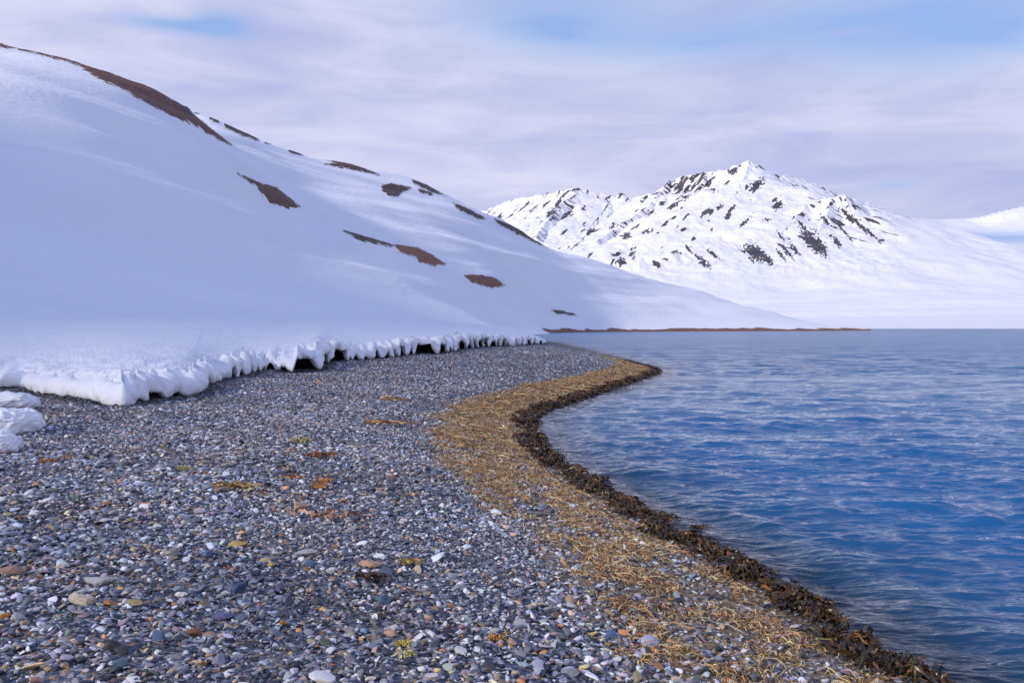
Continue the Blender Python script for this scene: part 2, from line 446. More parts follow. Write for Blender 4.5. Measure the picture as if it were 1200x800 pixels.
def build_kelp():
    r = np.random.default_rng(11)
    # dried, straw-coloured drift up the beach
    x, y, hd = along_shore(90000, r, 0.25, 2.3)
    d = shore_d(x, y); D = np.hypot(x, y)
    dens = smooth01((d - 0.2) / 0.4) * (1 - smooth01((d - 1.75 - 0.3 * gnoise(x / 1.5, y / 1.5, 8)) / 0.35))
    patch = fbm(x / 0.55, y / 0.55, 3, 77)
    lim = np.interp(D, [5, 7, 10, 14, 20], [0.30, 0.16, -0.05, -0.4, -1.2])
    keep = (r.random(len(x)) < dens) & (patch + 0.2 * r.normal(0, 1, len(x)) > lim)
    x, y, hd, D, patch = x[keep], y[keep], hd[keep], D[keep], patch[keep]; n = len(x)
    z = beach_z(x, y)
    sc = np.clip(D / 12, 1, 2.5)
    V, Fc, k = ribbons(x, y, z, 5, np.exp(r.normal(-2.3, 0.55, n)) * sc ** 0.5, r.uniform(0.003, 0.011, n) * sc, hd + r.normal(0, 0.6, n) + np.pi * (r.random(n) < 0.5), 0.55, 0.35, 0.02, 5)
    c = weed_colors(n, GOLD, r)
    me = make_mesh('dried_kelp', V, Fc, mat_kelp('dried_kelp', 0.7), True, None, {'weed_color': np.repeat(c, k, 0)})
    obj('dried_kelp', me, kind='stuff', label='straw coloured dried kelp strewn along the upper tide line')
    # wet, dark weed at the water's edge: heaped in lumps
    x, y, hd = along_shore(48000, r, -0.12, 0.75)
    d = shore_d(x, y); D = np.hypot(x, y)
    lump = np.clip(fbm(x / 0.42, y / 0.42, 2, 91) * 0.8 + 0.55, 0, 1.4)
    near = smooth01((D - 5.4) / 2.6)                                  # thinner towards the camera
    dens = (1 - smooth01((d - 0.05 - 0.24 * lump) / 0.16)) * (0.12 + 0.88 * near)
    keep = r.random(len(x)) < dens * np.clip(lump * 2.3 - 0.85, 0, 1)
    x, y, hd, D, lump, d = x[keep], y[keep], hd[keep], D[keep], lump[keep], d[keep]; n = len(x)
    z = np.maximum(beach_z(x, y, d), -0.02)
    hh = lump * (0.03 + 0.055 * np.clip(1 - np.abs(d - 0.15) / 0.35, 0, 1)) * (0.5 + 0.5 * smooth01((D - 5.5) / 3))
    z = z + hh * r.random(n)
    sc = np.clip(D / 12, 1, 2.2)
    V, Fc, k = ribbons(x, y, z, 5, r.uniform(0.06, 0.2, n) * sc ** 0.6, r.uniform(0.012, 0.035, n) * sc ** 0.8, r.uniform(0, 6.28, n), 0.8, 0.7, 0.03, 6)
    c = weed_colors(n, DARK, r)
    me = make_mesh('wet_kelp', V, Fc, mat_kelp('wet_kelp', 0.32), True, None, {'weed_color': np.repeat(c, k, 0)})
    obj('wet_kelp', me, kind='stuff', label='dark brown wet kelp heaped along the water edge')

def kelp_clump(name, px, py, size, pal, label, cat, group, n=60, floating=False, flat=0.5, stretch=1.0, seed=0, lift=0.02):
    """one loose clump of fronds, one mesh"""
    r = np.random.default_rng(100 + seed)
    if floating:
        D = CZ * F / (py - HY); p = np.array([(px - CX) / F * D, D, 0.005])
    else: p = on_beach(px, py)
    a = r.uniform(0, 6.283, n); rad = size * 0.42 * np.sqrt(r.random(n))
    x = np.cos(a) * rad * stretch; y = np.sin(a) * rad * 0.8
    hgt = size * flat * (1 - (rad / (size * 0.45)) ** 2).clip(0.05, 1)
    z = hgt * r.random(n) + 0.008
    V, Fc, k = ribbons(x - 0.1 * size, y, z, 6, r.uniform(0.25, 0.6, n) * size, r.uniform(0.05, 0.13, n) * min(size, 0.3), r.normal(0, 0.7, n) + np.pi * (r.random(n) < 0.5), 0.6, 0.6, lift, 200 + seed)
    c = weed_colors(n, pal, r)
    me = make_mesh(name, V, Fc, KM['wet' if floating else 'dry'], True, None, {'weed_color': np.repeat(c, k, 0)})
    o = obj(name, me, label=label, category=cat, group=group); o.location = p
    return o

# ------------------------------------------------------------------ water
def water_waves(X, Y, dr):
    Z = np.zeros_like(X)
    r = np.random.default_rng(5)
    lam = np.geomspace(0.17, 7.0, 84)
    for L in lam:
        for _ in range(1):
            a = math.radians(-97 + r.normal(0, 21)); k = 2 * np.pi / L
            amp = 0.0050 * L ** 0.75 * (1.0 if L < 0.9 else (0.9 / L) ** 0.7) * r.uniform(0.6, 1.3)
            fade = np.clip((L / (dr * 2.5)) - 0.4, 0, 1)
            if not np.any(fade > 0): continue
            ph = k * (X * math.cos(a) + Y * math.sin(a)) + r.uniform(0, 6.28)
            env = 1 + 0.5 * np.sin(0.23 * k * (X * math.sin(a) - Y * math.cos(a)) + r.uniform(0, 6.28))
            s = np.sin(ph)
            Z += fade * amp * env * s
    return Z + np.clip(Z, -0.06, 0.06) * np.abs(np.clip(Z, -0.06, 0.06)) * 6.0 * (Z > 0)

def mat_water():
    M = Mat('water')
    v = M.coords()
    va = M.coords((0.55, 1.6, 1), (0, 0, math.radians(7)))
    n1 = M.noise(va, 2.3, 3, 0.5); n2 = M.noise(va, 0.9, 2, 0.5); n3 = M.noise(va, 8.0, 2, 0.5)
    gust = M.ramp(M.noise(M.coords((0.012, 0.05, 1)), 1.0, 4, 0.55), [(0.35, 0.6), (0.65, 1.0)])
    far = M.n('ShaderNodeCameraData') if False else None
    h = M.math('ADD', M.math('ADD', M.math('MULTIPLY', n1, 0.085), M.math('MULTIPLY', n2, 0.06)), M.math('MULTIPLY', n3, 0.03))
    n4 = M.noise(M.coords((0.16, 0.42, 1), (0, 0, math.radians(5))), 1.0, 3, 0.55, 0.4)
    h = M.math('ADD', h, M.math('MULTIPLY', M.math('MULTIPLY', n4, 1.2), M.math('SUBTRACT', 1.0, M.attr('near').outputs['Fac'])))
    nrm = M.bump(h, gust, 1.0)
    sh = M.attr('shore').outputs['Fac']       # metres from the water's edge, over the shallows
    col = M.mix(M.ramp(M.math('DIVIDE', sh, 3.0), [(0.0, 0.0), (0.25, 0.55), (1.0, 1.0)]), (0.02, 0.03, 0.035), (0.012, 0.105, 0.27))
    p = M.principled(col, M.math('SUBTRACT', 0.24, M.math('MULTIPLY', M.attr('near').outputs['Fac'], 0.20)), nrm, 0.5, 1.33)
    # clear shallows: the bed shows through a weakly reflecting surface
    fr = M.n('ShaderNodeFresnel'); fr.inputs['IOR'].default_value = 1.33; M.l(nrm, fr.inputs['Normal'])
    tr = M.n('ShaderNodeBsdfTransparent'); tr.inputs[0].default_value = (0.62, 0.78, 0.82, 1)
    gl = M.n('ShaderNodeBsdfGlossy'); gl.inputs['Roughness'].default_value = 0.06; M.l(nrm, gl.inputs['Normal'])
    m1 = M.n('ShaderNodeMixShader'); M.l(fr.outputs[0], m1.inputs[0]); M.l(tr.outputs[0], m1.inputs[1]); M.l(gl.outputs[0], m1.inputs[2])
    m2 = M.n('ShaderNodeMixShader'); M.l(M.ramp(M.math('DIVIDE', sh, 3.0), [(0.0, 0.05), (0.42, 1.0)]), m2.inputs[0]); M.l(m1.outputs[0], m2.inputs[1]); M.l(p.outputs[0], m2.inputs[2])
    M.l(m2.outputs[0], M.out.inputs[0])
    return M.m

def build_water():
    pys = np.concatenate([np.arange(1150, 810, -2.5), np.arange(810, 440, -0.62), np.arange(440, 386.2, -0.24)])
    r = CZ * F / (pys - HY)
    r = np.concatenate([r, np.geomspace(r[-1] * 1.25, 60000, 26)])
    cols = np.concatenate([np.linspace(-3200, 480, 40, endpoint=False), np.linspace(480, 600, 60, endpoint=False), np.arange(600, 1290, 0.9), np.linspace(1290, 4000, 60)])
    X = (cols[None, :] - CX) / F * r[:, None]; Y = np.repeat(r[:, None], len(cols), 1)
    dr = np.gradient(r)[:, None] + 0 * X
    dx = np.abs(np.gradient(cols))[None, :] / F * Y
    near = Y < 230
    sd = np.full(X.shape, 50.0)
    s = -shore_d(X[near], Y[near]); sd[near] = s
    wv = np.zeros_like(X); m = (Y < 900)
    rows = r < 900
    wv[rows] = water_waves(X[rows], Y[rows], np.maximum(dr[rows], dx[rows]))
    wv *= np.clip(0.25 + sd / 2.0, 0.25, 1.0)
    # small swell folding against the beach, crest along the shore
    k = 2 * np.pi / 0.95
    sw = 0.028 * np.sin(k * sd + 1.6 * gnoise(X / 1.6, Y / 1.6, 41) + 0.6) * np.exp(-((sd - 0.75) / 0.75) ** 2) * np.clip(0.75 + 0.9 * gnoise(X / 2.4, Y / 2.4, 43), 0, 1.5)
    wv += np.where(sd < 6, sw, 0)
    wv += np.where(Y < 26, 0.007 * fbm(X / 0.22, Y / 0.10, 2, 44) * np.clip((26 - Y) / 8, 0, 1), 0)
    V = np.stack([X, Y, wv], -1).reshape(-1, 3)
    me = make_mesh('water', V, grid_faces(*X.shape), mat_water(), True, {'shore': sd, 'near': 1 - smooth01((np.hypot(X, Y) - 16) / 80)})
    obj('water', me, kind='structure')

# ------------------------------------------------------------------ snow
def mat_snow(name, bump_scale=1.0, crust=0.0):
    M = Mat(name); v = M.coords()
    n1 = M.noise(v, 2.2, 6, 0.6); n2 = M.noise(v, 14, 5, 0.62)
    h = M.math('ADD', n1, M.math('MULTIPLY', n2, 0.35))
    tint = M.ramp(M.noise(v, 0.5, 4, 0.6), [(0.3, (0.80, 0.82, 0.87)), (0.7, (0.88, 0.885, 0.90))])
    M.principled(tint, 0.55, M.bump(h, 0.5, 0.09 * bump_scale), 0.25)
    return M.m

GAP_X = [-400, 60, 160, 172, 200, 232, 250, 300, 322, 334, 342, 348, 358, 366, 374, 382, 400, 470, 560, 625, 640]
GAP_Z = [0.02, 0.03, 0.01, 0.12, 0.10, 0.10, 0.20, 0.28, 0.30, 0.10, 0.0, 0.42, 0.40, 0.34, 0.02, 0.42, 0.38, 0.40, 0.46, 0.4, 0.2]
def build_bank():
    e = catmull(BANK_EDGE, 12)
    # even steps as they look from the beach: finer near
    seg = np.linalg.norm(np.diff(e, axis=0), axis=1); dist = np.maximum(np.hypot(e[:-1, 0], e[:-1, 1]), 12)
    behind = np.where(e[:-1, 1] < 14, 0.12, 1.0)
    u = np.concatenate([[0], np.cumsum(seg / dist * behind)]); n = 1500
    uu = np.linspace(0, u[-1], n)
    E = np.stack([np.interp(uu, u, e[:, i]) for i in (0, 1)], 1)
    s = np.concatenate([[0], np.cumsum(np.linalg.norm(np.diff(E, axis=0), axis=1))])
    T = np.gradient(E, axis=0); T /= np.linalg.norm(T, axis=1)[:, None]
    N = np.stack([T[:, 1], -T[:, 0]], 1)                 # right of travel = towards the beach
    # slow the normals
    for i in (0, 1): N[:, i] = np.convolve(np.pad(N[:, i], 30, 'edge'), np.ones(61) / 61, 'valid')
    N /= np.linalg.norm(N, axis=1)[:, None]
    px = CX + E[:, 0] / np.maximum(E[:, 1], 3) * F; px = np.where(E[:, 1] < 14, -300, px)
    E = E + N * (0.13 * gnoise(s / 2.1, s * 0, 51) + 0.035 * gnoise(s / 0.45, s * 0 + 5, 52))[:, None] * np.clip(E[:, 1] / 18, 0.6, 2)[:, None]
    zb = beach_z(E[:, 0], E[:, 1])
    gap = np.interp(px, GAP_X, GAP_Z)
    big = np.clip(np.hypot(E[:, 0], E[:, 1]) / 18, 1, 2.4); sp = np.concatenate([[0], np.cumsum(np.diff(s) / big[1:])])
    drape = np.clip(1.12 - 1.5 * np.clip(1 - 3.4 * np.abs(gnoise(sp / 0.75, sp * 0 + 2, 53)), 0, 1) + 0.35 * gnoise(sp / 0.2, sp * 0 + 9, 54), 0.0, 1.35)
    gap = gap * np.where((px > 330) & (px < 384), 1, drape)
    thick = np.interp(px, [-400, 0, 150, 300, 450, 600, 640], [0.30, 0.30, 0.40, 0.34, 0.36, 0.38, 0.25]) * (1 + 0.12 * gnoise(s / 1.6, s * 0 + 4, 55))
    # crease where the bank meets the hill
    kx = [-300, 0, 150, 300, 450, 550, 608, 641]
    Dc = np.interp(px, kx, [44, 48, 53, 66, 88, 108, 124, 130]); pyc = np.interp(px, kx, [358, 360, 364.5, 368.5, 374, 379.5, 384, 399])
    C = np.stack([(px - CX) / F * Dc, Dc, CZ + (HY - pyc) / F * Dc], 1)
    off = E[:, 1] < 14
    C[off] = np.stack([E[off, 0] - 30, E[off, 1] + 15 + 0 * E[off, 0], np.full(off.sum(), 3.3)], 1)
    i0 = np.argmax(~off)                                   # blend the outer stretch
    for j in range(max(0, i0 - 120), i0):
        t = (j - (i0 - 120)) / 120; C[j] = C[j] * (1 - t) + C[i0] * t
    rows = []
    zlb = zb + gap; zt = zlb + thick
    def row(o, z, j):
        q = E + N * np.asarray(o)[..., None] if np.ndim(o) else E + N * o
        rows.append(np.stack([q[:, 0], q[:, 1], z], 1))
    def slow(a, w):
        k = np.hanning(2 * w + 1); k /= k.sum()
        return np.convolve(np.pad(a, w, 'edge'), k, 'valid')
    IN = C[:, :2] - np.stack([slow(E[:, 0], 90), slow(E[:, 1], 90)], 1); IN /= np.linalg.norm(IN, axis=1)[:, None]
    for o, dz in ((1.7, 0.10), (1.0, 0.10), (0.5, 0.05)):
        q = E + IN * o * np.clip(E[:, 1:2] / 18, 0.8, 3); rows.append(np.stack([q[:, 0], q[:, 1], zlb + dz], 1))
    row(-0.12 + 0.05 * gnoise(sp / 0.2, sp * 0 + 1, 60), zlb + 0.015, 3)
    for j, (o, f) in enumerate(((0.02, 0.0), (0.045, 0.10), (0.05, 0.22), (0.045, 0.36), (0.03, 0.5), (0.0, 0.64), (-0.045, 0.77), (-0.11, 0.88), (-0.20, 0.97))):
        w = 0.055 * fbm(sp / 0.55, sp * 0 + f * 0.6, 4, 61) + 0.028 * fbm(sp / 0.10, sp * 0 + f * 1.6, 2, 62) - 0.05 * np.clip(1 - 3.0 * np.abs(gnoise(sp / 0.8 + 0.25 * f, sp * 0 + f * 0.5, 66)), 0, 1)
        row(o + w * big, zlb + thick * f + 0.02 * big * (1 - 0.5 * f) * gnoise(sp / 0.13, sp * 0 + f * 2, 67), 4 + j)
    def slow(a, w):
        k = np.hanning(2 * w + 1); k /= k.sum()
        return np.convolve(np.pad(a, w, 'edge'), k, 'valid')
    A = E - N * 0.24
    As = np.stack([slow(E[:, 0], 90), slow(E[:, 1], 90)], 1) - N * 0.30
    zts = slow(zt, 90) + 0.05; dec = 0.55 * np.maximum(1, np.hypot(E[:, 0], E[:, 1]) / 18)
    L = np.linalg.norm(C[:, :2] - A, axis=1)
    for t in np.concatenate([np.geomspace(0.004, 1, 90), [1.06, 1.15, 1.3]]):
        inland = L * t; near = np.exp(-(inland / dec) ** 1.3)
        q = As + (C[:, :2] - As) * t + (A - As) * near[:, None]
        tt = min(t, 1.0)
        z = zts + (zt - zts) * near
        z = z + (C[:, 2] - zts) * (tt ** 0.92) - max(0, t - 1.0) * 9.0
        amp = 0.085 * np.exp(-inland / 3.0) + 0.025 * np.exp(-inland / 15)
        z = z + amp * fbm(q[:, 0] / 0.7, q[:, 1] / 0.7, 5, 63) + 0.07 * np.exp(-inland / 12) * gnoise(q[:, 0] / 2.2, q[:, 1] / 2.2, 64) * (t < 1)
        rows.append(np.stack([q[:, 0], q[:, 1], z], 1))
    V = np.stack(rows)                                        # rows, n, 3
    me = make_mesh('snow_bank', V.reshape(-1, 3), grid_faces(V.shape[0], n), mat_snow('bank_snow'), True)
    obj('snow_bank', me, kind='structure')

# -------- the hill: smooth surface through measured points and unseen ones shaped for shade, in bearing and log distance
HILL = {
    0: [(40, 372), (50, 362), (80, 290), (130, 187), (170, 122), (200, 84), (240, 64), (285, 50), (340, 92), (450, 165), (700, 240)],
    -250: [(40, 366), (50, 352), (80, 240), (130, 125), (180, 50), (220, 22), (290, 10), (350, 88), (470, 170), (700, 250)],
    150: [(44, 376), (55, 366), (90, 316), (140, 243), (190, 168), (225, 125), (280, 93), (340, 125), (450, 182), (700, 250)],
    220: [(50, 378), (60, 369), (100, 326), (160, 262), (225, 180), (282, 131), (350, 146), (470, 129), (560, 150), (800, 230)],
    265: [(54, 379), (64, 370), (110, 334), (170, 279), (230, 213), (278, 167), (340, 172), (410, 157), (480, 147), (570, 170), (800, 240)],
    330: [(60, 380), (72, 371), (120, 345), (180, 308), (250, 258), (330, 218), (420, 190), (500, 174), (600, 195), (850, 260)],
    400: [(70, 382), (82, 375), (150, 345), (210, 311), (265, 276), (330, 253), (430, 215), (530, 191), (640, 215), (900, 270)],
    490: [(84, 386), (100, 379), (180, 359), (240, 332), (285, 305), (380, 271), (480, 237), (560, 213), (680, 235), (1000, 290)],
    590: [(100, 412), (125, 404), (250, 388), (270, 385.5), (290, 381.5), (325, 362), (370, 334), (440, 306), (520, 280), (600, 262), (730, 282), (1050, 330)],
    640: [(110, 430), (300, 396), (372, 390), (392, 383.5), (430, 366), (490, 336), (570, 302), (640, 288), (750, 300), (1050, 350)],
    700: [(200, 410), (380, 393), (442, 389.3), (462, 383.3), (510, 364), (580, 338), (650, 314), (700, 305), (830, 320), (1150, 360)],
    780: [(300, 400), (505, 388.7), (527, 382.8), (590, 366), (670, 346), (735, 334), (770, 330), (900, 342), (1250, 370)],
    860: [(400, 396), (550, 388.3), (575, 383), (640, 370), (720, 358), (790, 352), (930, 360), (1250, 375)],
    920: [(450, 394), (592, 388.0), (615, 383.6), (670, 376), (750, 369), (900, 375), (1250, 385)],
    985: [(500, 392), (645, 387.6), (670, 385), (700, 384.3), (800, 385.5), (1200, 388)],
    1020: [(655, 387.7), (690, 385.3), (740, 385.3), (810, 387)],
    1060: [(660, 389), (900, 387.9), (1300, 388)],
    1200: [(700, 395), (1200, 392), (2000, 388)],
}
_cp = []
for _px, _l in HILL.items():
    for _D, _py in _l:
        _th = math.atan((_px - CX) / F); _cp.append((_th, _D / math.cos(_th), (HY - _py) / F * math.cos(_th)))
for _thd in (-48, -66, -90, -110, -126, -145, -168):  # unseen hill beyond the left edge, heights shaped to steer its shadow
    for _r, _te in ((42, -0.01), (50, 0.03), (85, 0.16), (135, 0.26), (185, 0.32), (230, 0.345), (300, 0.35), (380, 0.32), (520, 0.2), (760, 0.13)):
        _cp.append((math.radians(_thd), _r, _te * {-48: 0.8, -66: 1.14, -90: 1.52, -110: 1.6, -126: 1.13, -145: 0.9, -168: 0.8}[_thd]))
_cp = np.array(_cp)
def _uv(th, r): return th / math.radians(9.0), np.log(r) * 3.2
def _tps(d2): return 0.5 * d2 * np.log(np.maximum(d2, 1e-12))
_cu, _cv = _uv(_cp[:, 0], _cp[:, 1])
_K = _tps((_cu[:, None] - _cu[None]) ** 2 + (_cv[:, None] - _cv[None]) ** 2) + np.eye(len(_cp)) * 0.02
_Pm = np.stack([np.ones_like(_cu), _cu, _cv], 1)
_sol = np.linalg.solve(np.block([[_K, _Pm], [_Pm.T, np.zeros((3, 3))]]), np.concatenate([_cp[:, 2], np.zeros(3)]))

def hill_tan(th, r):
    u, v = _uv(th, r); out = _sol[-3] + _sol[-2] * u + _sol[-1] * v
    for i in range(len(_cp)): out = out + _sol[i] * _tps((u - _cu[i]) ** 2 + (v - _cv[i]) ** 2)
    return out

PATCHES = [   # bare ground on the hill: outline as (px, py), colour number
    ([(0, 49), (44, 55), (91, 65), (135, 82), (175, 102), (216, 126), (250, 154), (271, 170), (253, 162), (229, 147), (202, 136), (175, 122), (148, 107), (121, 95), (91, 76), (44, 63), (10, 56), (0, 54)], 0.6),
    ([(277, 203), (304, 215), (324, 221), (352, 243), (337, 243.5), (317, 237), (310, 230), (300, 218), (290, 211)], 0.45),
    ([(403, 271), (421, 276), (441, 281.5), (461, 287.5), (459, 289), (440, 285), (421, 281.5)], 0.2),
    ([(463, 287), (489, 291), (506, 299), (522, 310), (509, 311), (492, 307), (489, 302), (468, 294)], 1.0),
    ([(545, 323), (563, 323), (580, 326.5), (591, 334), (576, 337), (553, 330)], 0.8),
    ([(647, 363.5), (660, 365), (675, 369), (652, 367)], 0.2),
    ([(447, 218), (458, 215.5), (481, 220), (469, 227), (465, 231), (455, 229), (448, 222)], 0.2),
    ([(338, 175), (352, 177), (365, 182), (352, 181.5), (340, 179)], 0.1), ([(372, 182.5), (400, 187), (444, 205), (420, 200), (392, 194.5), (380, 192.5), (396, 192)], 0.3),
    ([(483, 211), (500, 217), (518, 228), (508, 226), (486, 215.5)], 0.2), ([(490, 222), (506, 226), (506, 229), (492, 225)], 0.1),
    ([(531, 238), (550, 246), (568, 256), (560, 256), (534, 243)], 0.15), ([(580, 257), (610, 269), (641, 287), (632, 286), (605, 273), (583, 261.5)], 0.15),
    ([(217, 124), (234, 132), (232, 134), (217, 128)], 0.1), ([(246, 138), (256, 142), (255, 144), (246, 140)], 0.1), ([(263, 145), (280, 153), (304, 162), (302, 165), (278, 156), (264, 149)], 0.15), ([(310, 163), (318, 167), (317, 169), (310, 167)], 0.1),
]

def mat_hill():
    M = Mat('hill_snow'); v = M.coords()
    bare = M.attr('bare').outputs['Fac']; tone = M.attr('tone').outputs['Fac']
    e = M.math('ADD', bare, M.math('MULTIPLY', M.math('SUBTRACT', M.noise(v, 0.4, 6, 0.7), 0.5), 1.2))
    mask = M.ramp(e, [(0.47, 0.0), (0.53, 1.0)])
    g = M.noise(v, 0.5, 6, 0.7)
    ground = M.mix(tone, M.ramp(g, [(0.3, (0.03, 0.025, 0.026)), (0.7, (0.085, 0.062, 0.05))]), M.ramp(g, [(0.3, (0.11, 0.042, 0.02)), (0.7, (0.38, 0.15, 0.065))]))
    spk = M.ramp(M.noise(v, 1.1, 4, 0.6), [(0.66, 0.0), (0.7, 1.0)])
    ground = M.mix(M.math('MULTIPLY', spk, 0.25), ground, (0.6, 0.6, 0.63))
    tint = M.ramp(M.noise(M.coords((0.03, 0.03, 0.09)), 1, 4, 0.6), [(0.3, (0.82, 0.83, 0.87)), (0.7, (0.88, 0.885, 0.905))])
    p = M.principled(M.mix(mask, tint, ground), 0.6, M.bump(M.math('ADD', M.math('ADD', M.noise(v, 0.5, 6, 0.6), M.noise(M.coords((0.35, 0.05, 0.8), (0, 0, 0.35)), 1.0, 5, 0.6)), M.math('MULTIPLY', g, mask)), 0.42, 0.7), 0.2)
    return M.m

def build_hill():
    cols = np.concatenate([np.arctan((np.arange(-60, 1210, 1.0) - CX) / F)])
    left = np.linspace(math.radians(-172), cols[0], 110, endpoint=False)
    th = np.concatenate([left, cols]); r = np.concatenate([np.geomspace(40, 400, 330, endpoint=False), np.geomspace(400, 1000, 300, endpoint=False), np.geomspace(1000, 1900, 60)])
    TH, R = np.meshgrid(th, r)
    tan = hill_tan(TH, R)
    X = R * np.sin(TH); Y = R * np.cos(TH); z0 = CZ + tan * R
    # hollows and drifts that follow the slope's contours
    along = X * 0.55 + Y * 0.83
    a = smooth01((z0 - 4) / 14) * smooth01((110 - z0) / 30 + 0.3)
    z = z0 + a * (3.0 * gnoise(z0 / 11, along / 170, 71) + 0.7 * gnoise(z0 / 3.6, along / 75, 72)) + 0.9 * a * gnoise(X / 34, Y / 34, 73)
    z = np.where(TH > math.radians(22), np.minimum(z, -0.5), z)
    px = CX + F * np.tan(np.clip(TH, -1.4, 1.4)); py = HY - (z - CZ) / np.maximum(Y, 1e-3) * F
    px = np.where(Y > 1, px, -9999); py = np.where(Y > 1, py, -9999)
    bare = np.zeros_like(z); tone = np.zeros_like(z)
    vis = np.ones_like(z, bool); run = np.minimum.accumulate(py, axis=0); vis[1:] = py[1:] <= run[:-1] + 2.5
    for P, tn in PATCHES:
        P = np.array(P, float); lo = P.min(0) - 9; hi = P.max(0) + 9
        m = vis & (px > lo[0]) & (px < hi[0]) & (py > lo[1]) & (py < hi[1]) & (R > 150)
        if not m.any(): continue
        x, y = px[m], py[m]; sd = poly_dist(x, y, np.vstack([P, P[:1]])); sd = np.where(inside(x, y, P), sd, -sd)
        val = np.clip(0.58 + sd / 9.0, 0, 1); bare[m] = np.maximum(bare[m], val); tone[m] = np.where(val > 0.05, tn, tone[m])
    # low brown shore under the far slope
    sh = (R > 340) & (z < 3.0) & (TH > math.radians(1))
    zz = np.clip(0.5 + (1.7 + 0.9 * fbm(X / 30, Y / 30, 3, 75) - z) / 1.2, 0, 1)
    bare = np.where(sh, np.maximum(bare, zz), bare); tone = np.where(sh & (zz > 0.02), 0.75, tone)
    z = z + 0.35 * smooth01((bare - 0.4) / 0.3) * (1 + 0.8 * gnoise(X / 3, Y / 3, 74)) * (z > 4)
    V = np.stack([X, Y, z], -1).reshape(-1, 3)
    me = make_mesh('snow_hill', V, grid_faces(*X.shape), mat_hill(), True, {'bare': bare, 'tone': tone})
    obj('snow_hill', me, kind='structure')

# ------------------------------------------------------------------ far mountains
RIDGES = [   # (px, py, distance) along each crest; steepness; reach
    ([(520, 268, 8300), (565, 247, 8000), (600, 233, 7800), (640, 226, 7600), (662, 222, 7500), (678, 219, 7400), (690, 223, 7400), (722, 230, 7400), (728, 225, 7350), (736, 230, 7350), (770, 226, 7300), (785, 211, 7200), (800, 206, 7200), (830, 201, 7100), (850, 197, 7000), (866, 192, 7000), (878, 187, 7000), (892, 195, 7000), (905, 204, 7000), (925, 206, 7200), (950, 213, 7400), (985, 228, 7700), (1030, 241, 8200), (1065, 254, 8600)], 0.62, 1500),
    ([(678, 219, 7400), (655, 240, 7000), (640, 258, 6600), (628, 275, 6200)], 0.6, 1100),
    ([(720, 230, 7400), (705, 252, 6900), (690, 270, 6400), (672, 286, 5900)], 0.6, 1000),
    ([(785, 211, 7200), (760, 240, 6700), (728, 262, 6200), (698, 282, 5700)], 0.62, 1100),
    ([(830, 201, 7100), (812, 230, 6700), (790, 252, 6300)], 0.62, 900),
    ([(878, 187, 7000), (868, 218, 6500), (850, 246, 6100), (800, 270, 5700), (750, 286, 5400), (708, 300, 5200)], 0.62, 1000),
    ([(845, 262, 5900), (880, 256, 5800), (910, 250, 5700), (945, 238, 5700), (975, 230, 5700), (990, 228, 5700), (1008, 238, 5850), (1030, 258, 6050), (1048, 280, 6200)], 0.75, 900),
    ([(700, 306, 5000), (740, 302, 4900), (790, 297, 4900), (830, 292, 5000), (868, 284, 5200)], 0.5, 700),
    ([(975, 230, 5700), (968, 252, 5450), (955, 275, 5200), (945, 296, 5000)], 0.7, 500),
    ([(945, 238, 5700), (928, 262, 5400), (905, 285, 5100), (890, 300, 4950)], 0.7, 500),
    ([(990, 228, 5700), (1000, 254, 5500), (1012, 280, 5250)], 0.7, 500),
    ([(1120, 262, 12500), (1140, 256, 12500), (1165, 249, 12600), (1200, 241, 12800), (1260, 236, 13000)], 0.6, 2500),
    ([(1020, 246, 8300), (1042, 251.5, 8700), (1062, 255, 9200), (1100, 257, 9600), (1130, 256, 9800), (1150, 254, 9800), (1172, 249, 9700), (1190, 247, 9700), (1250, 243, 9700)], 0.55, 1200),
]
PLAIN = {
    560: [(1700, 388), (2500, 381), (3500, 360), (4500, 335), (6000, 310), (8500, 285), (15000, 300)],
    720: [(1800, 387.5), (2300, 385), (3000, 378), (3800, 361), (4600, 337), (5200, 321), (7000, 296), (9000, 285), (15000, 300)],
    860: [(1800, 387.5), (2300, 385), (3000, 376.5), (4000, 352), (4700, 328), (5200, 316), (7000, 290), (9000, 280), (15000, 300)],
    1000: [(1800, 387.5), (2300, 385), (3000, 375), (4000, 350), (5000, 324), (6000, 303), (8000, 282), (10000, 272), (15000, 290)],
    1100: [(1800, 387.5), (2300, 385), (3000, 373), (4000, 346), (5000, 318), (6000, 297), (7000, 288.5), (8500, 279), (10000, 265), (15000, 285)],
    1200: [(1800, 387.5), (2300, 385), (3000, 373), (4000, 345), (5000, 316), (6000, 295), (7000, 289), (8500, 281), (10000, 262), (15000, 280)],
    1320: [(1800, 387.5), (2300, 385), (3000, 372), (4000, 343), (5000, 314), (6000, 294), (8500, 278), (10500, 255), (15000, 275)],
}
